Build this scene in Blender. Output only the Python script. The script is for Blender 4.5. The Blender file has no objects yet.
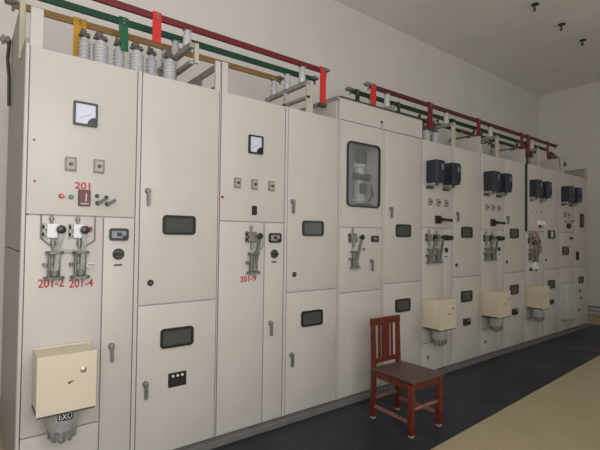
import bpy, bmesh, math, random
from mathutils import Vector, Matrix
S = bpy.context.scene
C = S.collection
PI = math.pi

# ------------------------------------------------------------------ camera
cam_d = bpy.data.cameras.new('camera'); cam = bpy.data.objects.new('camera', cam_d); C.objects.link(cam)
yaw, pitch, roll = 0.90866, 0.02297, 0.01289
f = Vector((math.cos(yaw)*math.cos(pitch), math.sin(yaw)*math.cos(pitch), math.sin(pitch)))
r = Vector((math.sin(yaw), -math.cos(yaw), 0)); u = r.cross(f)
r2 = r*math.cos(roll)+u*math.sin(roll); u2 = -r*math.sin(roll)+u*math.cos(roll)
M = Matrix((r2, u2, -f)).transposed().to_4x4(); M.translation = Vector((-0.2844, -2.9218, 1.5668))
cam.matrix_world = M
cam_d.sensor_width = 36; cam_d.lens = 430.12/600*36; cam_d.clip_start = .05
S.camera = cam

# ------------------------------------------------------------------ light
W = bpy.data.worlds.new('sky'); S.world = W; W.use_nodes = True
bg = W.node_tree.nodes['Background']; bg.inputs[0].default_value = (.80, .88, 1, 1); bg.inputs[1].default_value = .6

def area(name, loc, rot, sx, sy, power, col):
    l = bpy.data.lights.new(name, 'AREA'); l.shape = 'RECTANGLE'; l.size = sx; l.size_y = sy
    l.energy = power; l.color = col
    o = bpy.data.objects.new(name, l); C.objects.link(o); o.location = loc; o.rotation_euler = rot
    return o
# daylight through an inferred and an added window of the wall behind the camera
area('window_daylight', (-.15, -4.12, 2.4), (PI/2, 0, 0), 2.8, 2.5, 128, (1, .985, .965))
area('window_daylight', (6.0, -4.12, 2.4), (PI/2, 0, 0), 1.8, 2.5, 22, (1, .94, .83))  # unseen second window, added to brighten and warm the far end
S.view_settings.view_transform = 'Standard'; S.view_settings.look = 'None'
S.view_settings.exposure = 0.0; S.view_settings.gamma = 1; S.view_settings.use_curve_mapping = False

# ------------------------------------------------------------------ materials
MATS = {}
def mat(name, col, rough=.5, metal=0, noise=0, scale=8, spec=.5, bump=0, alpha=1):
    if name in MATS: return MATS[name]
    m = bpy.data.materials.new(name); m.use_nodes = True; nt = m.node_tree; b = nt.nodes['Principled BSDF']
    b.inputs['Base Color'].default_value = (*col, 1); b.inputs['Roughness'].default_value = rough
    b.inputs['Metallic'].default_value = metal; b.inputs['Specular IOR Level'].default_value = spec
    b.inputs['Alpha'].default_value = alpha
    if noise or bump:
        tc = nt.nodes.new('ShaderNodeTexCoord'); n = nt.nodes.new('ShaderNodeTexNoise')
        n.inputs['Scale'].default_value = scale; n.inputs['Detail'].default_value = 5
        nt.links.new(tc.outputs['Object'], n.inputs['Vector'])
        if noise:
            cr = nt.nodes.new('ShaderNodeValToRGB')
            cr.color_ramp.elements[0].position = .3; cr.color_ramp.elements[1].position = .7
            cr.color_ramp.elements[0].color = tuple(max(0, c*(1-noise)) for c in col)+(1,)
            cr.color_ramp.elements[1].color = tuple(min(1, c*(1+noise)) for c in col)+(1,)
            nt.links.new(n.outputs['Fac'], cr.inputs['Fac']); nt.links.new(cr.outputs['Color'], b.inputs['Base Color'])
        if bump:
            bp = nt.nodes.new('ShaderNodeBump'); bp.inputs['Strength'].default_value = bump; bp.inputs['Distance'].default_value = .01
            nt.links.new(n.outputs['Fac'], bp.inputs['Height']); nt.links.new(bp.outputs['Normal'], b.inputs['Normal'])
    MATS[name] = m
    return m
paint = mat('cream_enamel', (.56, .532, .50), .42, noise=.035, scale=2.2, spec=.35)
shaded_side_paint = mat('shaded_side_enamel', (.275, .255, .245), .5, noise=.05, scale=3)  # same enamel as the fronts, darkened to paint in the unlit side
wall_m = mat('limewashed_plaster', (.80, .775, .745), .9, noise=.03, scale=1.3, spec=.1)
ceil_m = mat('ceiling_plaster', (.86, .84, .81), .95, noise=.04, scale=1.0, spec=.1)
blackp = mat('black_plastic', (.018, .018, .017), .35)
darkblue = mat('dark_blue_plastic', (.022, .028, .042), .35)
grey_glass = mat('inspection_glass', (.075, .08, .07), .2, spec=.3)
white_m = mat('white_plate', (.75, .75, .76), .4)
meter_face = mat('meter_face', (.62, .64, .78), .35)
tan_m = mat('beige_enamel', (.66, .585, .455), .45, noise=.03, scale=4)
steel = mat('brushed_steel', (.48, .47, .46), .35, metal=.8)
alu = mat('cast_aluminium', (.50, .49, .48), .35, metal=.4, noise=.15, scale=40)
darkmetal = mat('dark_metal', (.09, .085, .08), .45, metal=.5)
gunmetal = mat('zinc_grey_metal', (.26, .25, .24), .45, metal=.5, noise=.2, scale=30)
galv = mat('galvanised_rail', (.33, .31, .29), .55, metal=.2, noise=.15, scale=20)
tanrail = mat('cream_rail', (.50, .46, .36), .55, noise=.08, scale=12)
porc = mat('grey_porcelain', (.52, .52, .53), .25, noise=.04, scale=15)
porcdark = mat('brown_porcelain', (.11, .07, .06), .35)
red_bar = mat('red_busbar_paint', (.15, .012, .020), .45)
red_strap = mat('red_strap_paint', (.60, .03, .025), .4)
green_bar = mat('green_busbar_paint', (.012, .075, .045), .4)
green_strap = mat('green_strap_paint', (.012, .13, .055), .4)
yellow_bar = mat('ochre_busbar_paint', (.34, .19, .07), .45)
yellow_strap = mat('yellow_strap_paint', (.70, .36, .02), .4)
red_ink = mat('red_stencil_ink', (.45, .04, .035), .6)
red_lamp = mat('red_lamp_lens', (.55, .03, .04), .25)
green_lamp = mat('green_lamp_lens', (.06, .16, .15), .25)
maroon = mat('maroon_plate', (.10, .012, .012), .4)
wood = mat('red_mahogany_varnish', (.115, .020, .010), .35, noise=.25, scale=14)
seat_m = mat('brown_seat_leatherette', (.105, .062, .052), .45, noise=.15, scale=25)
tip_m = mat('worn_chair_foot', (.30, .25, .23), .6)
kerb = mat('grey_concrete_kerb', (.15, .147, .14), .85, noise=.12, scale=9)
square_m = mat('grey_instrument_bezel', (.25, .235, .19), .45)
greybox = mat('pale_grey_box', (.52, .53, .49), .5, noise=.04, scale=5)
bolt_m = mat('bolt_metal', (.3, .28, .26), .4, metal=.6)

def floor_mat():
    m = bpy.data.materials.new('cream_floor_tiles'); m.use_nodes = True; nt = m.node_tree; b = nt.nodes['Principled BSDF']
    tc = nt.nodes.new('ShaderNodeTexCoord'); n = nt.nodes.new('ShaderNodeTexNoise'); n.inputs['Scale'].default_value = 2.5; n.inputs['Detail'].default_value = 8
    cr = nt.nodes.new('ShaderNodeValToRGB'); cr.color_ramp.elements[0].color = (.41, .335, .205, 1); cr.color_ramp.elements[1].color = (.50, .42, .28, 1)
    br = nt.nodes.new('ShaderNodeTexBrick'); br.offset = 0; br.inputs['Scale'].default_value = 1
    br.inputs['Brick Width'].default_value = .8; br.inputs['Row Height'].default_value = .8; br.inputs['Mortar Size'].default_value = .002
    br.inputs['Mortar'].default_value = (.36, .31, .23, 1)
    nt.links.new(tc.outputs['Object'], n.inputs['Vector']); nt.links.new(tc.outputs['Object'], br.inputs['Vector'])
    nt.links.new(n.outputs['Fac'], cr.inputs['Fac']); nt.links.new(cr.outputs['Color'], br.inputs['Color1']); nt.links.new(cr.outputs['Color'], br.inputs['Color2'])
    nt.links.new(br.outputs['Color'], b.inputs['Base Color']); b.inputs['Roughness'].default_value = .5; b.inputs['Specular IOR Level'].default_value = .3
    return m
floor_m = floor_mat()
def mat_rubber():
    m = bpy.data.materials.new('black_rubber'); m.use_nodes = True; nt = m.node_tree; b = nt.nodes['Principled BSDF']
    tc = nt.nodes.new('ShaderNodeTexCoord'); n = nt.nodes.new('ShaderNodeTexNoise'); n.inputs['Scale'].default_value = 1.6; n.inputs['Detail'].default_value = 6
    cr = nt.nodes.new('ShaderNodeValToRGB'); cr.color_ramp.elements[0].position = .35; cr.color_ramp.elements[1].position = .75
    cr.color_ramp.elements[0].color = (.017, .018, .024, 1); cr.color_ramp.elements[1].color = (.030, .032, .042, 1)
    n2 = nt.nodes.new('ShaderNodeTexNoise'); n2.inputs['Scale'].default_value = 3; n2.inputs['Detail'].default_value = 4
    mr = nt.nodes.new('ShaderNodeMapRange'); mr.inputs['To Min'].default_value = .38; mr.inputs['To Max'].default_value = .62
    nt.links.new(tc.outputs['Object'], n.inputs['Vector']); nt.links.new(tc.outputs['Object'], n2.inputs['Vector'])
    nt.links.new(n.outputs['Fac'], cr.inputs['Fac']); nt.links.new(cr.outputs['Color'], b.inputs['Base Color'])
    nt.links.new(n2.outputs['Fac'], mr.inputs['Value']); nt.links.new(mr.outputs['Result'], b.inputs['Roughness'])
    b.inputs['Specular IOR Level'].default_value = .4
    return m
rubber = mat_rubber()

# ------------------------------------------------------------------ mesh helpers
class MB:
    def __init__(s): s.bm = bmesh.new()
    def box(s, x0, x1, y0, y1, z0, z1, bev=0, seg=1):
        g = bmesh.ops.create_cube(s.bm, size=1); vs = g['verts']
        for v in vs:
            v.co = Vector(((x0+x1)/2+v.co.x*(x1-x0), (y0+y1)/2+v.co.y*(y1-y0), (z0+z1)/2+v.co.z*(z1-z0)))
        if bev:
            es = list({e for v in vs for e in v.link_edges})
            bmesh.ops.bevel(s.bm, geom=es, offset=bev, segments=seg, profile=.6, affect='EDGES')
        return s
    def prism(s, pts, y0, y1):
        """outline in x,z extruded along y"""
        a = [s.bm.verts.new((x, y0, z)) for x, z in pts]; b = [s.bm.verts.new((x, y1, z)) for x, z in pts]
        s.bm.faces.new(a); s.bm.faces.new(b[::-1]); n = len(pts)
        for i in range(n): s.bm.faces.new((a[i], b[i], b[(i+1) % n], a[(i+1) % n]))
        return s
    def prismx(s, pts, x0, x1):
        """outline in y,z extruded along x"""
        a = [s.bm.verts.new((x0, y, z)) for y, z in pts]; b = [s.bm.verts.new((x1, y, z)) for y, z in pts]
        s.bm.faces.new(a); s.bm.faces.new(b[::-1]); n = len(pts)
        for i in range(n): s.bm.faces.new((a[i], b[i], b[(i+1) % n], a[(i+1) % n]))
        return s
    def ring(s, outer, inner, y0, y1):
        n = len(outer)
        V = [[s.bm.verts.new((x, y, z)) for x, z in p] for p, y in ((outer, y0), (inner, y0), (inner, y1), (outer, y1))]
        for i in range(n):
            j = (i+1) % n
            for a, b in ((0, 1), (1, 2), (2, 3), (3, 0)): s.bm.faces.new((V[a][i], V[a][j], V[b][j], V[b][i]))
        return s
    def lathe(s, prof, base, axis=(0, 0, 1), seg=20):
        """profile (radius, height) revolved about axis from base"""
        ax = Vector(axis).normalized(); t = Vector((1, 0, 0)) if abs(ax.x) < .9 else Vector((0, 1, 0))
        e1 = ax.cross(t).normalized(); e2 = ax.cross(e1); base = Vector(base); rings = []
        for rr, h in prof:
            rings.append([s.bm.verts.new(base+ax*h+(e1*math.cos(k*2*PI/seg)+e2*math.sin(k*2*PI/seg))*max(rr, 1e-4)) for k in range(seg)])
        for a, b in zip(rings, rings[1:]):
            for k in range(seg): s.bm.faces.new((a[k], a[(k+1) % seg], b[(k+1) % seg], b[k]))
        s.bm.faces.new(rings[0][::-1]); s.bm.faces.new(rings[-1])
        return s
    def cyl(s, a, b, rad, r2=None, seg=14):
        a = Vector(a); b = Vector(b); h = (b-a).length
        return s.lathe([(rad, 0), (rad if r2 is None else r2, h)], a, b-a, seg)
    def tube(s, pts, rad, seg=8):
        for a, b in zip(pts, pts[1:]):
            s.cyl(a, b, rad, seg=seg)
        for p in pts[1:-1]: s.ball(p, rad*1.02, 8)
        return s
    def ball(s, p, rad, seg=12, sc=(1, 1, 1)):
        g = bmesh.ops.create_uvsphere(s.bm, u_segments=seg, v_segments=max(6, seg//2), radius=rad)
        for v in g['verts']: v.co = Vector((v.co.x*sc[0]+p[0], v.co.y*sc[1]+p[1], v.co.z*sc[2]+p[2]))
        return s
    def beam(s, a, b, w, h, bev=0):
        """rectangular bar from a to b; w across, h the other way"""
        a = Vector(a); b = Vector(b); d = (b-a).normalized()
        up = Vector((0, 0, 1)) if abs(d.z) < .9 else Vector((0, 1, 0))
        sx = d.cross(up).normalized(); sy = sx.cross(d).normalized()
        g = bmesh.ops.create_cube(s.bm, size=1); L = (b-a).length
        for v in g['verts']:
            v.co = (a+b)/2 + d*v.co.x*L + sx*v.co.y*w + sy*v.co.z*h
        if bev:
            bmesh.ops.bevel(s.bm, geom=list({e for v in g['verts'] for e in v.link_edges}), offset=bev, segments=2, affect='EDGES')
        return s
    def build(s, name, m, parent=None, smooth=True, mats=None):
        bmesh.ops.recalc_face_normals(s.bm, faces=s.bm.faces)
        me = bpy.data.meshes.new(name); s.bm.to_mesh(me); s.bm.free()
        me.materials.append(m)
        for p in me.polygons: p.use_smooth = smooth
        if smooth:
            me.set_sharp_from_angle(angle=math.radians(38))
        o = bpy.data.objects.new(name, me); C.objects.link(o)
        if parent: o.parent = parent
        return o
def rrect(cx, cz, w, h, rad, n=5):
    P = []
    for sx, sz, a0 in ((1, 1, 0), (-1, 1, PI/2), (-1, -1, PI), (1, -1, 1.5*PI)):
        for k in range(n+1):
            a = a0+k*PI/2/n
            P.append((cx+sx*(w/2-rad)+rad*math.cos(a), cz+sz*(h/2-rad)+rad*math.sin(a)))
    return P
def empty(name, loc, label, cat, group=None):
    o = bpy.data.objects.new(name, None); C.objects.link(o); o.location = loc; o.empty_display_size = .1
    tag(o, label, cat, group); return o
def tag(o, label, cat, group=None):
    o['label'] = label; o['category'] = cat
    if group: o['group'] = group
    return o
def struct(o): o['kind'] = 'structure'; return o
def text(name, body, x, z, size, m, parent, y=-.001, width=None):
    c = bpy.data.curves.new(name, 'FONT'); c.body = body; c.size = size; c.align_x = 'CENTER'; c.align_y = 'CENTER'; c.extrude = .0012; c.offset = .0012
    t = bpy.data.objects.new(name, c); C.objects.link(t)
    bpy.context.view_layer.update()
    me = bpy.data.meshes.new_from_object(t.evaluated_get(bpy.context.evaluated_depsgraph_get()))
    bpy.data.objects.remove(t)
    xs = [v.co.x for v in me.vertices]; k = width/(max(xs)-min(xs)) if width else 1
    for v in me.vertices: v.co = Vector((v.co.x*k+x, y-v.co.z, v.co.y+z))
    me.materials.clear(); me.materials.append(m)
    o = bpy.data.objects.new(name, me); C.objects.link(o); o.parent = parent
    return o

# ------------------------------------------------------------------ the room
XL, XR, YF, YB, HC = -2.6, 10.11, -4.2, 1.5, 4.857
struct(MB().box(XL-.2, XR+.2, YF-.2, YB+.2, -.2, 0).build('floor', floor_m))
struct(MB().box(XL-.2, XR+.2, YF-.2, YB+.2, HC, HC+.2).build('ceiling', ceil_m))
struct(MB().box(XL-.2, XR+.2, YB, YB+.2, 0, HC).build('wall_back', wall_m))
struct(MB().box(XR, XR+.2, YF, YB, 0, HC).build('wall_right', wall_m))
struct(MB().box(XL-.2, XL, YF, YB, 0, HC).build('wall_left', wall_m))
w = MB(); openings = [(-1.6, 1.3), (5.0, 7.0)]
w.box(XL-.2, XR+.2, YF-.2, YF, 0, 1.1); w.box(XL-.2, XR+.2, YF-.2, YF, 3.7, HC)
xs = [XL-.2]+[v for o_ in openings for v in o_]+[XR+.2]
for i in range(0, len(xs), 2): w.box(xs[i], xs[i+1], YF-.2, YF, 1.1, 3.7)
struct(w.build('wall_front', wall_m))
for i, (a, b) in enumerate(openings):
    w = MB()
    for x in (a, (a+b)/2-.03, b-.06): w.box(x, x+.06, YF-.12, YF-.06, 1.1, 3.7)
    for z in (1.1, 2.7, 3.64): w.box(a, b, YF-.12, YF-.06, z, z+.06)
    struct(w.build('window_%d' % (i+1), white_m))
# grey concrete kerb the row stands on
struct(MB().box(-.02, 8.56, -.05, 1.22, 0, .05, .004).build('trim_1', kerb))

p = MB()
for z, rad in ((.155, .02), (.07, .014)):
    p.tube([(XL+.05, YB-.05, z), (XR-.05, YB-.05, z), (XR-.05, YF+.1, z)], rad, 12)
for x in (-1.8, .1, 9.6): p.box(x-.01, x+.01, YB-.06, YB, .05, .17)
for y in (1.0, -.3, -1.6, -3): p.box(XR-.06, XR, y-.01, y+.01, .05, .17)
tag(p.build('wall_pipe', mat('pipe_enamel', (.34, .33, .32), .5)), 'grey pipe pair running low along the plaster walls behind the cabinet row', 'pipe')

m_ = MB()
pts = [(-1.4, -1.10), (2.45, -1.0), (6.5, -.82), (8.62, -.74), (8.78, -.1), (8.9, .5), (8.66, .6), (8.58, -.052), (-1.4, -.052)]
a = [m_.bm.verts.new((x, y, .006)) for x, y in pts]; b = [m_.bm.verts.new((x, y, 0)) for x, y in pts]
m_.bm.faces.new(a); m_.bm.faces.new(b[::-1])
for i in range(len(pts)): m_.bm.faces.new((a[i], b[i], b[(i+1) % len(pts)], a[(i+1) % len(pts)]))
tag(m_.build('rubber_mat', rubber, smooth=False), 'long black rubber insulating mat on the floor in front of the cabinets', 'mat')

for x, wd in ((5.97, 'nearest'), (6.875, 'middle'), (7.72, 'farthest')):
    h = empty('ceiling_hook', (x, -.216, HC), {'nearest': 'small dark ceiling hook closest to the top edge of the picture',
              'middle': 'small dark ceiling hook in the middle of the three', 'farthest': 'small dark ceiling hook closest to the far end wall'}[wd], 'hook', 'dark hooks in the ceiling')
    MB().lathe([(.05, 0), (.05, -.012), (.03, -.02)], (0, 0, 0)).build('plate', darkmetal, h)
    MB().tube([(-.02, 0, -.015), (-.03, 0, -.05), (0, 0, -.075), (.05, .03, -.07), (.06, .04, -.05)], .012, 8).build('hook', darkmetal, h)

# ------------------------------------------------------------------ cabinet fittings (cabinet space: front plane y = 0)
def inspection_window(t, x, z, w=.24, h=.135):
    fr = MB().ring(rrect(x, z, w, h, .025), rrect(x, z, w-.034, h-.034, .012), -.014, .002).build('window_frame', blackp, t)
    MB().prism(rrect(x, z, w-.034, h-.034, .012), -.006, .001).build('window_pane', grey_glass, fr)
def door_handle(t, x, z, m=None):
    m = m or gunmetal
    h = MB().lathe([(.02, 0), (.02, .012), (.014, .03), (.004, .034)], (x, .002, z), (0, -1, 0)).build('door_handle', m, t)
    MB().beam((x, -.026, z+.006), (x+.003, -.02, z-.095), .013, .010, .003).build('lever', m, h)
def door_lock(t, x, z):
    h = MB().lathe([(.021, 0), (.021, .010), (.016, .014)], (x, .002, z), (0, -1, 0)).build('door_lock', blackp, t)
    MB().box(x-.009, x+.009, -.015, -.011, z-.003, z+.003).build('keyhole', bolt_m, h)
def meter(t, x, z, w=.135, h=.145):
    fr = MB().ring(rrect(x, z, w, h, .004, 2), rrect(x, z, w-.022, h-.022, .002, 2), -.022, .002).build('meter', blackp, t)
    MB().box(x-w/2+.010, x+w/2-.010, -.012, .001, z-h/2+.010, z+h/2-.010).build('dial_face', meter_face, fr)
    c0 = (x+w/2-.011, z-h/2+.011); P = [c0]+[(c0[0]-.046*math.sin(a), c0[1]+.046*math.cos(a)) for a in [k*PI/2/8 for k in range(9)]]
    MB().prism(P, -.0165, -.010).build('dial_corner', blackp, fr)
    MB().beam((x-.035, -.013, z-.03), (x+.03, -.013, z+.005), .002, .002).build('needle', darkmetal, fr)
def square_gauge(t, x, z, w=.062, h=.085):
    fr = MB().box(x-w/2, x+w/2, -.016, .002, z-h/2, z+h/2, .004, 2).build('switch_plate', square_m, t)
    MB().box(x-w/2+.010, x+w/2-.010, -.019, -.014, z-h/2+.012, z+h/2-.012).build('face', mat('face_grey', (.40, .39, .34), .5), fr)
    MB().lathe([(.012, 0), (.010, .016)], (x, -.018, z), (0, -1, 0), 12).build('knob', darkmetal, fr)
def push(t, name, x, z, rad, m, out=.02):
    MB().lathe([(rad, 0), (rad, out*.7), (rad*.7, out)], (x, .002, z), (0, -1, 0), 16).build(name, m, t)
def mimic(t, x, z, w=.118, h=.078):
    fr = MB().ring(rrect(x, z, w, h, .016), rrect(x, z, w-.026, h-.03, .006), -.018, .002).build('digital_display', blackp, t)
    MB().box(x-w/2+.012, x+w/2-.012, -.010, .001, z-h/2+.014, z+h/2-.014).build('screen', mat('display_grey', (.27, .27, .28), .3), fr)
    MB().box(x-.012, x+.018, -.013, -.009, z-.012, z+.012).build('digit', blackp, fr)
    MB().box(x+.022, x+.05, -.013, -.009, z-.03, z-.008).build('button', blackp, fr)
def dial(t, x, z, rad=.036):
    d = MB().lathe([(rad, 0), (rad, .012), (rad*.8, .018)], (x, .002, z), (0, -1, 0), 24).build('dial', mat('dark_dial', (.05, .048, .05), .4), t)
    MB().box(x-rad*.75, x+rad*.75, -.034, -.014, z-.007, z+.007, .003).build('grip', blackp, d)
def nameplate(t, x, z, w=.05, h=.012):
    MB().box(x-w/2, x+w/2, -.003, .001, z-h/2, z+h/2).build('nameplate', darkmetal, t)
def red_mark(t, x, z):
    MB().lathe([(.007, 0), (.007, .004)], (x, .001, z), (0, -1, 0), 10).build('rivet', red_ink, t)

def mechanism(t, x, z, knob_dx=.037, plate=True, small=False, pm=None):
    """hand operating gear: plate with a ball knob above, lever, double flanged guide below"""
    pm = pm or white_m
    g = MB().box(x-.034, x+.034, -.03, .002, z-.042, z+.042, .003)
    g = g.build('operating_gear', pm, t)
    b = MB()
    b.cyl((x-.01, -.02, z+.04), (x-.01, -.02, z+.095), .007); b.cyl((x-.01, -.02, z+.065), (x-.01, -.02, z+.08), .013)
    b.box(x-.055, x-.03, -.025, 0, z-.03, z-.012); b.box(x-.055, x-.03, -.025, 0, z+.012, z+.032); b.box(x-.055, x-.047, -.025, 0, z-.045, z+.045)
    b.box(x+.02, x+.034, -.036, -.02, z-.035, z+.005)
    b.cyl((x+.0, -.02, z-.04), (x+.0, -.02, z-.10), .008); b.cyl((x+.0, -.02, z-.06), (x+.0, -.02, z-.085), .014)
    b.build('bracket', gunmetal, g)
    MB().lathe([(.012, 0), (.014, .02), (.022, .024), (.026, .032), (.022, .042), (.010, .046)], (x+knob_dx, -.02, z+.008), (0, -1, 0), 20).build('ball_knob', blackp, g)
    MB().beam((x+knob_dx, -.05, z), (x+.012, -.045, z-.25), .016, .012, .003).build('lever', gunmetal, g)
    l = MB(); zt = z-.135; zb = z-.285
    for zz, rx in ((zt, .048), (zb, .055)):
        l.lathe([(rx, 0), (rx, .014)], (x+.008, -.03, zz), (0, 0, 1), 20)
    for dx in (-.02, .008, .03): l.cyl((x+dx, -.04, zb), (x+dx, -.04, zt), .008)
    l.box(x-.018, x+.034, -.045, 0, zb+.02, zb+.09, .003)
    l.lathe([(.024, 0), (.024, .03)], (x+.008, -.045, zb+.02), (0, 0, 1), 14)
    l.box(x-.05, x-.03, -.03, 0, zt-.075, zt-.055)
    for v in l.bm.verts:
        v.co.y = max(v.co.y, -.07) if v.co.y < 0 else min(v.co.y, .001)
    l.build('guide_bracket', mat('dark_cast_iron', (.17,.175,.16), .5, metal=.3, noise=.3, scale=50), g)
    return g
def conduit(t, pts):
    MB().tube(pts, .004, 6).build('conduit', gunmetal, t)

def drive_box(t, x0, z0=.575, label_plate=True, wd=.285):
    """beige box bolted to the lower door with the ribbed motor under it"""
    x1 = x0+wd; z1 = z0+.315; yf = -.24
    bx = MB().box(x0, x1, yf+.012, 0, z0, z1-.006, .004, 2).build('drive_box', tan_m, t)
    MB().prismx([(yf, z0-.004), (yf+.014, z0-.004), (yf+.014, z1), (yf+.0, z1)], x0-.006, x1+.004).build('box_cover', tan_m, bx)
    MB().box(x0+.004, x1+.022, -.018, .002, z0-.01, z1+.004, .003).build('mounting_plate', tan_m, bx)
    MB().box(x0-.002, x1, yf+.002, -.02, z0-.014, z0-.004).build('base_gasket', darkmetal, bx)
    MB().lathe([(.016, 0), (.016, .006), (.011, .009)], (x1-.065, yf, z0+.215), (0, -1, 0), 16).build('cover_lock', steel, bx)
    q = MB().lathe([(.006, 0), (.006, .006)], (x1-.135, yf, z0+.155), (0, -1, 0), 10)
    q.beam((x1-.135, yf-.004, z0+.155), (x1-.115, yf-.004, z0+.165), .006, .004); q.build('cover_latch', darkmetal, bx)
    cx = x0+wd*.49; cy = -.13
    mo = MB().lathe([(.078, 0), (.078, -.105), (.066, -.13), (.062, -.165), (.03, -.172)], (cx, cy, z0-.012), (0, 0, 1), 28)
    mo = mo.build('motor', alu, t)
    rb = MB()
    for k in range(12):
        a = k*2*PI/12; d = Vector((math.cos(a), math.sin(a), 0)); c0 = Vector((cx, cy, 0))
        rb.beam(c0+d*.068+Vector((0, 0, z0-.125)), c0+d*.064+Vector((0, 0, z0-.172)), .014, .02, .002)
    for k in range(6):
        a = k*2*PI/6+.3; rb.cyl((cx+.045*math.cos(a), cy+.045*math.sin(a), z0-.16), (cx+.045*math.cos(a), cy+.045*math.sin(a), z0-.196), .010)
    rb.lathe([(.022, 0), (.018, -.03)], (cx, cy, z0-.178), (0, 0, 1), 12)
    rb.build('motor_fins', gunmetal, mo)
    if label_plate:
        P = []
        n = 6; a0, a1 = -2.05, -1.05
        bm = MB()
        V = []
        for k in range(n+1):
            a = a0+(a1-a0)*k/n
            V.append([bm.bm.verts.new((cx+rr*math.cos(a), cy+rr*math.sin(a), zz)) for rr in (.0765, .0805) for zz in (z0-.062, z0-.018)])
        for k in range(n):
            A, B = V[k], V[k+1]
            bm.bm.faces.new((A[2], B[2], B[3], A[3])); bm.bm.faces.new((A[0], B[0], B[2], A[2])); bm.bm.faces.new((A[1], B[1], B[3], A[3]))
        bm.bm.faces.new((V[0][0], V[0][1], V[0][3], V[0][2])); bm.bm.faces.new((V[-1][0], V[-1][1], V[-1][3], V[-1][2]))
        bm.build('rating_plate', blackp, mo)
        c = bpy.data.curves.new('tx', 'FONT'); c.body = 'EXO'; c.size = .046; c.align_x = 'CENTER'; c.align_y = 'CENTER'
        tx = bpy.data.objects.new('tx', c); C.objects.link(tx); bpy.context.view_layer.update()
        me = bpy.data.meshes.new_from_object(tx.evaluated_get(bpy.context.evaluated_depsgraph_get())); bpy.data.objects.remove(tx)
        for v in me.vertices:
            a = (a0+a1)/2+v.co.x*.75/.08; v.co = Vector((cx+.0815*math.cos(a), cy+.0815*math.sin(a), z0-.04+v.co.y))
        me.materials.clear(); me.materials.append(white_m)
        o = bpy.data.objects.new('lettering', me); C.objects.link(o); o.parent = mo
def relay_box(t, x, z=2.29, w=.165):
    b = MB().box(x, x+w, -.15, -.01, z-.125, z+.125, .012, 3).build('relay_box', darkblue, t)
    MB().ring(rrect(x+w/2, z+.01, w-.01, .20, .01), rrect(x+w/2, z+.01, w-.05, .15, .006), -.158, -.146).build('bezel', darkblue, b)
    MB().box(x+w*.62, x+w*.84, -.153, -.148, z+.02, z+.085).build('label_plate', mat('worn_grey_label', (.22, .24, .27), .4), b)
    k = MB().box(x+.02, x+w-.02, -.10, .0, z-.155, z-.122, .004)
    k.lathe([(.022, 0), (.022, .04)], (x+w/2, -.10, z-.15), (0, 1, 0), 14)
    k.build('mounting_bracket', steel, b)
    MB().box(x+.01, x+w-.03, -.03, .0, z-.185, z-.165, .002).build('terminal_cover', darkmetal, b)
def control_switch(t, x, z):
    s_ = MB().box(x-.045, x+.045, -.028, .002, z-.045, z+.045, .004, 2).build('control_switch', mat('dark_maroon', (.03, .010, .010), .5), t)
    h = MB(); h.cyl((x, -.02, z), (x, -.075, z), .02); h.cyl((x-.01, -.07, z), (x+.15, -.085, z-.004), .018, .014); h.ball((x+.15, -.085, z-.004), .02, 10)
    h.build('grip', blackp, s_)

def door(t, name, x0, x1, z0, z1, g=.004, hole=None, y=0):
    m = MB()
    if not hole: m.box(x0+g, x1-g, y, y+.018, z0+g, z1-g, .0025, 2)
    else:
        a, b, c, d = hole
        m.box(x0+g, a, y, y+.018, z0+g, z1-g); m.box(b, x1-g, y, y+.018, z0+g, z1-g)
        m.box(a, b, y, y+.018, z0+g, c); m.box(a, b, y, y+.018, d, z1-g)
    return m.build(name, paint, t)

X = [0, 1.221, 2.443, 3.70, 4.925, 6.155, 7.335, 8.535]
LAB = ['leftmost tall cream switchgear cabinet lettered 201 with a beige drive box low down',
       'tall cream switchgear cabinet lettered 201-9 with one meter, second from left',
       'tall cream switchgear cabinet with the big glazed window and raised top',
       'cream switchgear cabinet just right of the big-windowed one, two dark relay boxes on top door',
       'cream switchgear cabinet with dark relay boxes, third from the far end of the row',
       'cream switchgear cabinet with white lamp and dark vertical gap, second from far end',
       'far end switchgear cabinet of the row carrying a pale grey upright box']
def gap_vals(k): return X[k+1]-X[k]
def cabinet(k):
    Wd = gap_vals(k)
    t = empty('switchgear_cabinet', (X[k], 0, .05), LAB[k], 'cabinet', 'switchgear cabinets in the row')
    t.location.z = .05
    D = 1.2; top = 2.64
    b = MB(); e = .004
    if k == 2:
        hx0, hx1, hz0, hz1 = .10, .56, 1.83, 2.47
        b.box(e, hx0, .02, D, .05, top); b.box(hx1, Wd-e, .02, D, .05, top)
        b.box(hx0, hx1, .02, D, .05, hz0); b.box(hx0, hx1, .02, D, hz1, top); b.box(hx0, hx1, .34, D, hz0, hz1)
        b.box(e, Wd-e, .0, D, 2.655, 2.862)
    else:
        b.box(e, Wd-e, .02, D, .05, top)
    body = b.build('body', paint, t, smooth=False)
    return t, Wd
def shift(o, dz, done):
    if o.data and o.data.name not in done:
        done.add(o.data.name)
        for v in o.data.vertices: v.co.z += dz
    for c in o.children: shift(c, dz, done)

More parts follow.
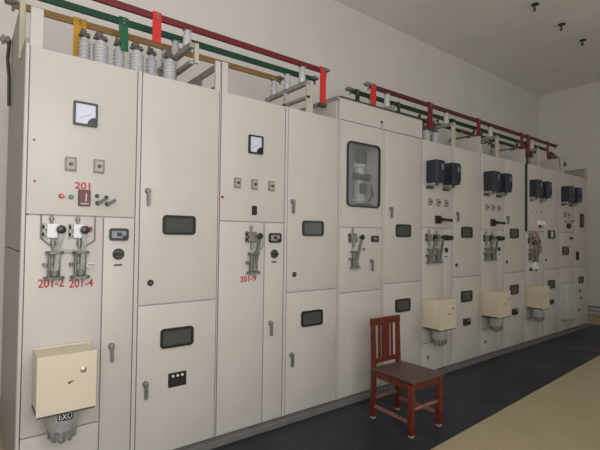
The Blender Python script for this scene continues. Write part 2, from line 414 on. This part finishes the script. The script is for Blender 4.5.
cabs = []
for k in range(7):
    t, Wd = cabinet(k); cabs.append(t)
    xm = .620 if k < 3 else .60      # mullion between the two columns
    TOP = 2.65
    up_z = 1.665
    xl = -.011 if k == 0 else .004
    if k == 2:
        door(t, 'instrument_door', .02, .605, 1.645, 2.652, hole=(.112, .544, 1.856, 2.452))
    elif k == 5:
        door(t, 'instrument_door', .03, xm-.02, 1.66, TOP, y=-.03)
        MB().box(.0, .03, -.012, .02, 1.66, TOP).build('gap_shade', mat('dark_gap_shade', (.012, .01, .01), .7), t)  # dark strip standing in for the shade inside the open gap
        MB().box(.034, xm-.024, -.012, .02, 1.664, TOP-.004).build('door_return', paint, t)
    else:
        door(t, 'instrument_door', xl, xm-.016, up_z, TOP)
    if k == 2:
        door(t, 'panel', .02, .605, 1.03, 1.645); door(t, 'panel', .02, .605, .06, 1.03)
    elif k == 6:
        door(t, 'door', .004, xm-.016, 1.085, up_z); door(t, 'door', .004, xm-.016, .06, 1.085)
    else:
        xs_ = .41
        zsm = .38 if k != 1 else None
        if zsm:
            door(t, 'door', xl, xs_, zsm, up_z); door(t, 'panel', xl, xs_, .06, zsm)
        else: door(t, 'door', .004, xs_, .06, up_z)
        door(t, 'narrow_panel', xs_, xm-.016, .06, up_z)
    # frame strip between columns
    MB().box(xm-.012, xm+.010, -.001, .02, .06, TOP).build('mullion', paint, t)
    # right column doors
    zs = 1.08
    door(t, 'door', xm+.014, Wd-.010, zs, TOP if k != 2 else 2.652); door(t, 'door', xm+.014, Wd-.010, .06, zs)
    MB().box(Wd-.007, Wd-.0015, .004, .02, .06, 2.64).build('edge_strip', paint, t)
    # fittings of the right column
    wx = {0: .91, 1: .915, 2: .935, 3: .90, 4: .885, 5: .87, 6: .90}[k]
    if k < 6:
        inspection_window(t, wx, 1.625); inspection_window(t, wx, .84)
    else:
        inspection_window(t, .90, .845, .2, .12)
    door_handle(t, .685 if k != 2 else .73, 1.85) if k < 5 else None
    if k != 2 and k < 6: door_lock(t, .715 if k < 3 else .68, 1.23)
    if k < 2: door_handle(t, .695, .555)

# --- cabinet 1 (lettered 201)
t = cabs[0]
meter(t, .29, 2.297)
square_gauge(t, .215, 1.98); square_gauge(t, .375, 1.982)
push(t, 'red_lamp', .168, 1.782, .014, red_lamp, .03); push(t, 'green_lamp', .222, 1.780, .014, green_lamp)
MB().beam((.168, -.02, 1.782), (.19, -.024, 1.776), .006, .006).build('lamp_tip', red_lamp, t)
sw = MB().box(.261, .328, -.02, .002, 1.728, 1.828, .003).build('counter', maroon, t)
MB().box(.298, .306, -.024, -.018, 1.755, 1.805).build('lever', bolt_m, sw)
MB().box(.272, .318, -.022, -.018, 1.738, 1.745).build('scale', bolt_m, sw)
text('lettering', '201', .29, 1.851, .058, red_ink, t, width=.088)
for (x, z, dx, dz) in ((.368, 1.795, 0, 0), (.422, 1.79, 0, 0)): push(t, 'push_button', x, z, .012, blackp)
for (x, z) in ((.371, 1.752), (.428, 1.748)):
    kk = MB().lathe([(.013, 0), (.013, .03)], (x, .002, z), (0, -1, 0), 14).build('selector_switch', blackp, t)
    MB().beam((x-.004, -.03, z-.006), (x+.042, -.034, z+.026), .014, .016, .003).build('grip', blackp, kk)
for x in (.022, .58): red_mark(t, x, 2.10) if x < .1 else None
red_mark(t, .03, 1.86)
mechanism(t, .13, 1.572); mechanism(t, .270, 1.572, .024)
conduit(t, [(.067, -.006, 1.668), (.067, -.012, 1.53), (.125, -.02, 1.478), (.13, -.02, 1.45)])
conduit(t, [(.359, -.006, 1.668), (.359, -.012, 1.515), (.30, -.02, 1.478)])
MB().lathe([(.010, 0), (.014, .008), (.002, .03)], (.338, -.012, 1.585), (-1, 0, .2), 12).build('warning_horn', red_ink, t)
MB().box(.315, .345, -.012, .001, 1.568, 1.60, .004).build('junction', gunmetal, t)
MB().beam((.14, -.03, 1.452), (.285, -.03, 1.452), .008, .016).build('link_rod', gunmetal, t)
MB().ring(rrect(.34, 1.362, .055, .03, .012), rrect(.34, 1.362, .04, .016, .006), -.02, -.012).build('lock_loop', alu, t)
text('lettering', '201-2', .128, 1.259, .070, red_ink, t, width=.135)
text('lettering', '201-4', .290, 1.250, .070, red_ink, t, width=.135)
mimic(t, .504, 1.555); dial(t, .504, 1.428); nameplate(t, .504, 1.357)
door_handle(t, .474, .842); drive_box(t, .045)
pl = MB().box(.852, .983, -.008, .001, .496, .594, .002).build('indicator_plate', blackp, t)
for x in (.885, .918, .951): MB().lathe([(.010, 0), (.008, .006)], (x, -.007, .572), (0, -1, 0), 12).build('indicator', white_m, pl)
for x in (.885, .918, .951): MB().lathe([(.009, 0), (.007, .006)], (x, -.007, .53), (0, -1, 0), 12).build('indicator', darkmetal, pl)
# end wall of the row, its shade put into the darker enamel
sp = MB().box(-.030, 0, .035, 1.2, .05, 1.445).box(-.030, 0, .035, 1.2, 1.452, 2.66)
sp.build('side_panel', shaded_side_paint, t)
MB().box(-.030, -.010, .0, .034, .05, 2.66, .004).build('corner_post', paint, t)

# --- cabinet 2 (201-9)
t = cabs[1]
meter(t, .308, 2.28, .13)
for x in (.149, .303, .466): square_gauge(t, x, 1.963, .055, .08)
push(t, 'red_lamp', .022, 1.845, .010, red_lamp)
MB().box(.285, .325, -.02, .002, 1.72, 1.792, .004).build('changeover_switch', blackp, t)
mechanism(t, .285, 1.545, .05, pm=gunmetal)
conduit(t, [(.40, -.006, 1.66), (.395, -.012, 1.50), (.37, -.02, 1.45), (.31, -.02, 1.43)])
text('lettering', '201-9', .262, 1.214, .062, red_ink, t, width=.145)
mimic(t, .508, 1.54); dial(t, .506, 1.408); nameplate(t, .506, 1.342)
door_handle(t, .477, .846)

# --- cabinet 3 (big window)
t = cabs[2]
fr = MB().ring(rrect(.328, 2.154, .46, .625, .05, 7), rrect(.328, 2.154, .425, .59, .036, 7), -.016, .004).build('viewing_window', blackp, t)
fr['label'] = 'big viewing window with rounded black rubber frame'
gl = bpy.data.materials.new('clear_glass'); gl.use_nodes = True; pb = gl.node_tree.nodes['Principled BSDF']
pb.inputs['Base Color'].default_value = (.40, .42, .43, 1); pb.inputs['Roughness'].default_value = .05; pb.inputs['Alpha'].default_value = .16
MB().prism(rrect(.328, 2.154, .425, .59, .036, 7), -.004, .0).build('window_pane', gl, fr)
ins = MB()
ins.cyl((.26, .06, 2.15), (.46, .06, 2.15), .026); ins.cyl((.26, .06, 2.15), (.31, .06, 2.15), .036); ins.cyl((.42, .06, 2.15), (.47, .06, 2.15), .034)
ins.box(.36, .47, .08, .16, 2.29, 2.44, .01); ins.box(.37, .46, .07, .10, 1.99, 2.09, .008)
ins.box(.36, .52, .06, .14, 1.875, 1.89); ins.tube([(.50, .06, 2.08), (.53, .06, 1.98), (.47, .06, 1.91)], .010)
ins.build('switch_contacts', darkmetal, t)
MB().lathe([(.06, 0), (.06, .06), (.075, .065), (.075, .09), (.055, .10), (.055, .40), (.07, .41), (.07, .45), (.05, .47)], (.43, .16, 1.85), (0, 0, 1), 20).build('vacuum_interrupter', porc, t)
MB().box(.003, gap_vals(2)-.003, -.012, .035, 2.855, 2.868, .002).build('top_edge', darkmetal, t)
MB().box(.0005, .016, -.004, .02, .06, 2.66).build('corner_post', paint, t)
MB().lathe([(.012, 0), (.012, .012), (.006, .016)], (.58, .0, 2.722), (0, -1, 0), 12).build('bolt', darkmetal, t)
MB().beam((.58, -.008, 2.722), (.582, -.008, 2.66), .004, .004).build('lead_seal', darkmetal, t)
mechanism(t, .185, 1.545, .085, pm=gunmetal)
dd = MB().box(.442, .544, -.014, .002, 1.506, 1.568, .006, 2).build('padlock_plate', blackp, t)
MB().box(.475, .511, -.018, -.013, 1.524, 1.552).build('face', gunmetal, dd)
door_handle(t, .447, 1.318); push(t, 'stud', .335, 1.435, .014, gunmetal)

# --- cabinets 4 to 7
def relay_cab(k, x_off=0):
    t = cabs[k]
    relay_box(t, .06, w=.145); relay_box(t, .375, w=.145)
    if k < 6:
        for x in (.145, .30, .455): square_gauge(t, x, 1.96, .055, .08)
    return t
for k in (3, 4):
    t = relay_cab(k)
    control_switch(t, .29, 1.762)
    mechanism(t, .12, 1.555, .07, pm=gunmetal); mechanism(t, .27, 1.555, .07, pm=gunmetal)
    push(t, 'push_button', .455, 1.555, .032, blackp, .05); push(t, 'push_button', .53, 1.555, .028, blackp, .05)
    push(t, 'dial', .465, 1.412, .028, blackp); nameplate(t, .465, 1.335)
    drive_box(t, 0.01, .575, False)
    bh = MB().box(.83, .96, -.03, .002, .49, .57, .004).build('latch_box', blackp, t)
    MB().box(.88, .94, -.034, -.028, .535, .565).build('latch_plate', bolt_m, bh)
    push(t, 'vent_plug', .12, .22, .02, gunmetal)
    MB().beam((.10, -.006, .235), (.14, -.006, .205), .008, .008).build('latch', gunmetal, t)
t = relay_cab(5)
pw = MB().lathe([(.05, 0), (.05, .02), (.035, .05), (.04, .10), (.02, .12)], (.36, .0, 1.80), (.3, -1, -.2), 18).build('lamp', white_m, t)
MB().lathe([(.035, 0), (.035, .05)], (.40, 0, 1.755), (0, -1, 0), 16).build('control_switch', blackp, t)
push(t, 'push_button', .52, 1.79, .03, blackp, .03)
mechanism(t, .13, 1.53, .07, pm=mat('pinkish_plate', (.35, .25, .21), .5)); MB().beam((.06, -.06, 1.52), (.30, -.06, 1.60), .03, .02).build('link_rod', mat('pinkish_plate', (.35, .25, .21), .5), t)
MB().tube([(.08, -.04, 1.62), (.20, -.06, 1.66), (.34, -.05, 1.56), (.40, -.05, 1.38), (.30, -.05, 1.30)], .014).build('hose', mat('pinkish_plate', (.35, .25, .21), .5), t)
mechanism(t, .27, 1.50, .07, pm=mat('pinkish_plate', (.35, .25, .21), .5))
MB().beam((.10, -.06, 1.60), (.36, -.06, 1.42), .03, .02).build('link_rod', mat('pinkish_plate', (.35, .25, .21), .5), t)
lb = MB().box(.18, .30, -.06, .0, 1.10, 1.21, .008).build('white_cover', white_m, t)
MB().lathe([(.025, 0), (.025, .02)], (.15, .0, 1.10), (0, -1, 0), 12).build('bolt', blackp, t)
MB().lathe([(.025, 0), (.025, .02)], (.33, .0, 1.10), (0, -1, 0), 12).build('bolt', blackp, t)
MB().box(.86, .93, -.012, -.004, 1.58, 1.67).build('paper_tag', mat('pale_paper', (.6, .6, .55), .7), t)
drive_box(t, -.0+.012, .565, False, .20)
MB().box(.60+.22, .60+.32, -.03, .002, .53, .60, .004).build('latch_box', darkmetal, t)
t = relay_cab(6)
for x in (.20, .36): square_gauge(t, x, 1.96, .05, .09)
push(t, 'control_switch', .34, 1.775, .045, blackp, .05)
for x in (.24, .46): push(t, 'red_lamp', x, 1.85, .018, red_lamp)
for x in (.56,): push(t, 'red_lamp', x, 1.86, .018, red_lamp)
MB().box(.86, .98, -.03, .002, 1.76, 2.0, .006).build('counter', maroon, t)
MB().box(.42, .54, -.02, .002, 1.55, 1.59, .004).build('nameplate_holder', darkmetal, t)
inspection_window(t, .235, 1.36, .24, .14)
MB().box(.68, .76, -.03, .002, 1.20, 1.34, .006).build('door_latch', blackp, t)
gb = MB().box(.06, .50, -.10, .002, .25, .83, .008, 2).build('grey_box', greybox, t)
gb['label'] = 'pale grey upright box fixed low on the door'
MB().box(.08, .48, -.108, -.098, .27, .81, .006).build('box_cover', greybox, gb)
for x, z, m in ((.86, .66, darkmetal), (.90, .53, red_lamp), (.72, .52, red_lamp), (.80, .33, darkmetal)): push(t, 'push_button', x, z, .022, m)
MB().box(Wd-.01, gap_vals(6)+.018, .0, 1.2, .05, 2.66).build('side_panel', paint, t)

# --- raised side plates between the cabinets
def post(t, x, z1=2.875, w=.045):
    MB().box(x, x+w, .0, .025, 2.645, z1, .002).build('front_post', paint, t)
# left end: open steelwork
post(cabs[0], -.010, 2.88, .065)
e = MB(); e.box(-.030, -.012, .03, .28, 2.655, 2.70); e.box(-.030, -.012, .30, 1.2, 2.655, 3.06)
e.build('upper_side_plate', mat('side_steel', (.33, .30, .26), .6, noise=.15, scale=9), cabs[0])
MB().box(-.044, -.012, .27, .30, 2.65, 3.25, .003).build('rear_post', tanrail, cabs[0])
e = MB(); e.lathe([(.02, 0), (.035, .008), (.035, .022), (.022, .026), (.022, .034), (.036, .038), (.036, .052), (.02, .056), (.012, .07)], (-.044, 1.02, 3.02), (-1, 0, 0), 16)
e.build('wall_insulator', galv, cabs[0])
MB().tube([(-.05, 1.0, 3.02), (-.06, .97, 2.86), (-.05, .93, 2.72), (-.046, .93, 2.5)], .012, 8).build('earth_cable', darkmetal, cabs[0])
post(cabs[0], gap_vals(0)-.048, 2.87, .040); post(cabs[1], .006, 2.875, .05)
e = MB(); e.box(gap_vals(0)-.02, gap_vals(0)-.004, .02, .85, 2.82, 2.87); e.box(gap_vals(0)-.02, gap_vals(0)-.004, .02, .85, 2.64, 2.70)
e.box(gap_vals(0)-.02, gap_vals(0)-.004, .32, .40, 2.70, 2.82); e.build('side_rail', galv, cabs[0])
MB().box(gap_vals(0)-.018, gap_vals(0)-.006, .40, .85, 2.70, 2.82).build('side_plate', paint, cabs[0])
e = MB(); e.box(gap_vals(1)-.03, gap_vals(1)-.004, .0, .85, 2.83, 2.865); e.build('side_rail', galv, cabs[1])
MB().box(gap_vals(1)-.02, gap_vals(1)-.006, .02, .85, 2.64, 2.83).build('side_plate', paint, cabs[1])
for k in (3, 4, 5):
    MB().box(gap_vals(k)-.024, gap_vals(k)-.004, .0, .85, 2.64, 2.865).build('side_plate', paint, cabs[k])
g = gap_vals(6)
e = MB()
for z in (2.66, 2.70, 2.74, 2.78, 2.82): e.beam((g-.01, .0, z), (g-.01, .75, z), .03, .022)
e.box(g-.02, g, .0, .03, 2.64, 2.84)
MB().box(g-.006, g, .0, .75, 2.64, 2.83).build('side_plate', mat('dark_louvre_back', (.10, .10, .095), .6), cabs[6])
e.build('louvre', greybox, cabs[6])

done = set()
for t in cabs:
    for o in t.children: shift(o, -.05, done)

# ------------------------------------------------------------------ gear on the roofs
ROOF = 2.641
YR, YG, YY = .135, .365, .587; ZB = 3.118
def busbar(name, x0, x1, y, m, label, caps=(True, True)):
    t = empty(name, (x0, y, ZB), label, 'busbar', 'coloured busbars above the cabinets')
    MB().box(0, x1-x0, -.012, .012, -.024, .024, .003).build('bar', m, t)
    for i, x in enumerate((0, x1-x0)):
        if caps[i]:
            q = MB(); q.lathe([(.03, 0), (.03, .014)], (x-.02+.04*i*0, 0, -.002), (0, 0, 1), 16); q.cyl((x, 0, -.045), (x, 0, .04), .010)
            q.box(x-.05, x+.03, -.03, .03, .0, .026, .004); q.build('end_clamp', gunmetal, t)
    return t
def strap(t, x, m, z0, w=.06, w2=None, foot=.0, y=-.016):
    """flat painted drop strap from the bar down to z0"""
    x = x-t.location.x; w2 = w2 or w; z0 = z0-ZB
    s_ = MB().prism([(x-w/2, .03), (x+w/2, .03), (x+w/2, -.06), (x-w/2+w2+foot, z0), (x-w/2+foot, z0), (x-w/2, -.06)], y-.004, y+.004).build('drop_strap', m, t)
    q = MB()
    for dz in (.008, -.016): q.lathe([(.009, 0), (.009, .012)], (x, y-.002, dz), (0, -1, 0), 8)
    q.build('bolt', bolt_m, s_)
R1 = busbar('busbar', -1.2, 2.385, YR, red_bar, 'dark red busbar on the left section, nearest of three painted bars', (False, True))
G1 = busbar('busbar', -1.2, 2.44, YG, green_bar, 'dark green busbar on the left section, between red and yellow bars', (False, True))
Y1 = busbar('busbar', -.06, 2.175, YY, yellow_bar, 'ochre yellow busbar on the left section, rearmost of three', (True, True))
dred = mat('shaded_red_paint', (.17, .014, .020), .5); dgrn = mat('shaded_green_paint', (.010, .045, .022), .5)  # same paints as the left section, darkened for the weaker light here
R2 = busbar('busbar', 2.97, 7.56, YR, mat('shaded_red_bar', (.085, .010, .014), .5), 'dark red busbar on the right section, starting over big-windowed cabinet')  # shade put into this bar's red as well
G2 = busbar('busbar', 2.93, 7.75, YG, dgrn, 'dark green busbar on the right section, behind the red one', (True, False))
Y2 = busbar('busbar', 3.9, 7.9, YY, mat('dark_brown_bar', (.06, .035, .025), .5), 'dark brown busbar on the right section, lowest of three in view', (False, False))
strap(Y1, .352, yellow_strap, 2.86, .085, .03); strap(G1, .60, green_strap, 2.90, .065, .05, .02)
strap(R1, .765, red_strap, 2.93, .062)
strap(R1, 2.338, red_strap, 2.80, .07)
MB().box(2.338+1.2-.045, 2.338+1.2+.035, -.035, .015, 2.77-ZB, 2.80-ZB, .003).build('strap_foot', darkmetal, R1)
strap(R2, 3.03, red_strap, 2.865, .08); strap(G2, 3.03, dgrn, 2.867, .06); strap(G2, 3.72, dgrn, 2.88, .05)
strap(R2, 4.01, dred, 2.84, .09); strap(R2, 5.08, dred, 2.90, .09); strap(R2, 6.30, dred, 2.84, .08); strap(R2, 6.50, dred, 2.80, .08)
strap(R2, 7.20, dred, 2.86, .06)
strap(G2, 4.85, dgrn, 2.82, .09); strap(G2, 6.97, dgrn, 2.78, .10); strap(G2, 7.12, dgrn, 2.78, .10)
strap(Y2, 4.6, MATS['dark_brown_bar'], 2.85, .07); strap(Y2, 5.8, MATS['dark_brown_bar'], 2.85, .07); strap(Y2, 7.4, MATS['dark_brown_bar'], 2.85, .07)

RACKL = ['cream steel rack with three post insulators on leftmost cabinet beside the red strap',
         'steel rack of three post insulators just left of the big-windowed cabinet',
         'single row insulator rack on top of the big-windowed cabinet',
         'insulator rack above the first cabinet with relay boxes', 'insulator rack above the second cabinet with relay boxes',
         'insulator rack above the second cabinet from the far end']
def rack(x, lab, zb=2.955, roof=ROOF, y0=.04, ins_m=porc, short=False, low=True):
    t = empty('insulator_rack', (x, 0, roof), lab, 'rack', 'insulator racks on the cabinet roofs')
    z = zb-roof
    MB().box(-.02, .02, y0, .72, z-.042, z-.004, .002).build('rail', galv, t)
    if roof < 2.7:
        if low: MB().box(-.02, .02, y0+.0, .72, z-.165, z-.14, .002).build('rail', galv, t)
        MB().box(.022, .055, y0, y0+.03, z-.15 if short else 0, z-.0, .003).build('end_post', tanrail, t)
        MB().box(-.02, .02, .36, .40, 0, z-.04, .002).build('post', tanrail, t)
        MB().box(-.02, .02, .66, .70, 0, z-.04, .002).build('post', galv, t)
        if not short: MB().box(-.018, .022, y0, y0+.02, 0, z-.04, .002).build('brace', tanrail, t)
    else:
        MB().box(-.02, .02, y0, y0+.03, 0, z-.04).box(-.02, .02, .66, .70, 0, z-.04).build('post', galv, t)
    for y in (YR, YG, YY):
        h = 3.093-zb
        prof = [(.030, -.006), (.033, .004), (.032, h*.25), (.035, h*.28), (.031, h*.34), (.029, h*.6), (.032, h*.64), (.027, h*.7), (.025, h*.92), (.021, h)]
        i_ = MB().lathe(prof, (0, y, z), (0, 0, 1), 20).build('post_insulator', ins_m, t)
        MB().box(-.032, .032, y-.022, y+.022, z+h-.006, z+h-.001, .002).lathe([(.008, 0), (.008, .012)], (.02, y-.0235, z+h-.012), (0, 0, 1), 8).build('bar_clamp', gunmetal, i_)
for x, lab, z, rf in ((1.0, RACKL[0], 2.975, ROOF), (2.10, RACKL[1], 2.95, ROOF), (3.26, RACKL[2], 2.955, 2.862), (4.36, RACKL[3], 2.96, ROOF), (5.41, RACKL[4], 2.96, ROOF), (6.66, RACKL[5], 2.96, ROOF)):
    rack(x, lab, z, rf, short=(x == 1.0), low=(x < 4))

def bushing(x, y, ztop, rad, lab, grp, m=porc, cap=True):
    t = empty('bushing', (x, y, ROOF), lab, 'bushing', grp)
    h = ztop-ROOF; prof = [(rad*1.05, 0), (rad*1.05, .02)]; n = 9
    for i in range(n):
        z0 = .02+(h-.04)*i/n; dz = (h-.04)/n
        prof += [(rad*.84, z0), (rad*.86, z0+dz*.25), (rad, z0+dz*.45), (rad, z0+dz*.7), (rad*.84, z0+dz*.95)]
    prof += [(rad*.7, h-.02), (rad*.6, h)]
    MB().lathe(prof, (0, 0, 0), (0, 0, 1), 20).build('insulator', m, t)
    c = MB().lathe([(rad*.5, 0), (rad*.5, .012), (rad*.28, .014), (rad*.28, .05)], (0, 0, h), (0, 0, 1), 14)
    c.box(-rad*.9, rad*.9, -.02, .02, h+.012, h+.026, .003)
    c.lathe([(.013, 0), (.013, .016)], (rad*.55, 0, h+.024), (0, 0, 1), 6)
    c.box(-rad*.7, rad*.2, -.03, .03, h+.020, h+.055, .006); c.tube([(-rad*.3, 0, h+.05), (-rad*.1, .05, h+.085), (rad*.4, .09, h+.07)], .011)
    c.build('terminal_clamp', mat('tarnished_metal', (.16, .145, .13), .45, metal=.5, noise=.35, scale=60), t)
    return t
WORD = ['left', 'middle', 'right']; STR = ['yellow', 'green', 'red']
for i, (xa, xb) in enumerate(((.352, .425), (.585, .668), (.825, .912))):
    for x, wd, rr in ((xa, 'left', .040), (xb, 'right', .050)):
        bushing(x, .40 if wd == 'left' else .25, 2.935 if wd == 'left' else 2.88, rr, '%s one of the ribbed bushing pair beside the bright %s strap' % (wd, STR[i]), 'ribbed bushings on the leftmost cabinet')
DX = {3: (.15, .33, .51), 4: (.12, .31, .68), 5: (.12, .32, .62)}
NAME = {3: 'first relay box cabinet', 4: 'second relay box cabinet', 5: 'second last cabinet', 6: 'far end cabinet'}
for k in (3, 4, 5):
    for i, dx in enumerate(DX[k]):
        for j, yy in enumerate((.19, .47)):
            b = bushing(X[k]+dx, yy, 2.83, .052, '%s %s ribbed bushing on top of the %s' % (('front', 'rear')[j], WORD[i], NAME[k]), 'ribbed bushings on the cabinets with relay boxes')
for k in (3, 4, 5):
    for i, dx in enumerate(DX[k]):
        t = empty('link_bar', (X[k]+dx, .19, 2.874), '%s dark copper link across the bushings on top of the %s' % (WORD[i], NAME[k]), 'link', 'dark links between bushings')
        MB().beam((0, -.05, .052), (0, .34, .052), .03, .012).build('bar', porcdark, t)
        MB().beam((0, .0, .06), (.09, .02, .13), .022, .03).build('blade', maroon, t)
    MB().tube([(-.07, -.06, .045), (-.05, -.03, .10), (.01, -.02, .065), (.06, .04, .12), (.11, .10, .07), (.10, .2, .11)], .012).build('flexible_lead', galv, t)
# switch gear at the far end
t = empty('end_switch', (7.56, .22, ROOF), 'dark isolator linkage standing on the far end cabinet roof', 'switch')
MB().box(-.03, .03, -.19, -.15, 0, .27, .003).build('front_post', paint, t)
MB().beam((.0, .0, .0), (.0, .0, .38), .05, .05).beam((.45, .0, 0), (.45, 0, .22), .05, .05).build('post', porcdark, t)
MB().beam((-.03, .0, .37), (.60, .0, .24), .05, .05).beam((.0, .0, .20), (.55, .0, .23), .04, .04).build('linkage', porcdark, t)

# ------------------------------------------------------------------ the chair
t = empty('wooden_chair', (2.668, -.598, .006), 'red-brown varnished wooden chair with slatted back standing alone on the black mat', 'chair')
t.rotation_euler.z = math.radians(-1.0)
# local: x across, -y front; seat top .40
worn = mat('worn_varnish', (.26, .11, .08), .4, noise=.2, scale=20)
hw, hd = .198, .230; SH = .424
def leg(name, sx, front):
    m = MB()
    x = sx*(hw-(.020 if front else .040))
    if front: m.box(x-.021, x+.021, -hd, -hd+.042, 0.02, SH-.02, .003, 2)
    else:
        yb = hd-.019
        P = [(yb-.02, .02), (yb+.018, .02), (yb+.014, .42), (yb+.024, .838), (yb-.002, .838), (yb-.020, .42)]
        m.prismx(P, x-.018, x+.018)
    o = m.build(name, wood, t)
    f_ = MB(); y0 = -hd if front else hd-.039
    f_.box(x-.018, x+.018, y0+.001, y0+.037, 0, .022, .002).build('foot_tip', tip_m, o)
    return o
for sx in (-1, 1): leg('leg', sx, True)
for sx in (-1, 1): leg('rear_leg', sx, False)
# seat
st = MB().box(-hw-.006, hw+.006, -hd-.018, hd-.035, SH-.004, SH+.016, .007, 3)
for v in st.bm.verts: v.co.x *= 1-.09*(v.co.y+hd)/(2*hd)
st.build('seat', seat_m, t)
a_ = MB()
a_.box(-hw+.02, hw-.02, -hd+.006, -hd+.026, SH-.065, SH-.004, .002); a_.box(-hw+.02, hw-.02, hd-.03, hd-.01, SH-.065, SH-.004, .002)
for sx in (-1, 1): a_.beam((sx*(hw-.018), -hd+.03, SH-.035), (sx*(hw-.038), hd-.03, SH-.035), .02, .06, .002)
a_.build('apron', wood, t)
for sx in (-1, 1): MB().beam((sx*(hw-.020), -hd+.03, .11), (sx*(hw-.040), hd-.03, .11), .016, .022, .002).build('stretcher', worn, t)
MB().box(-hw+.03, hw-.03, -hd+.011, -hd+.027, .20, .222, .002).build('stretcher', worn, t)
MB().box(-hw+.03, hw-.03, hd-.03, hd-.014, .16, .182, .002).build('stretcher', worn, t)
def backy(z): return hd-.019+.0+(z-.40)*(.012/.45)
def rail(name, z0, z1, th=.022, ext=0):
    P = [(backy(z0)-th/2, z0), (backy(z0)+th/2, z0), (backy(z1)+th/2, z1), (backy(z1)-th/2, z1)]
    return MB().prismx(P, -hw+.050-ext, hw-.050+ext).build(name, wood, t)
rail('top_rail', .787, .846, .028, .034); rail('lower_rail', .462, .498)
for x, w_ in ((-.080, .024), (0, .046), (.080, .024)):
    s_ = MB().beam((x, backy(.497), .497), (x, backy(.790), .790), w_, .012).build('slat', wood, t)
for x in (-.040, .040):
    MB().beam((x, backy(.497), .497), (x, backy(.790), .790), .012, .012).build('slat', wood, t)
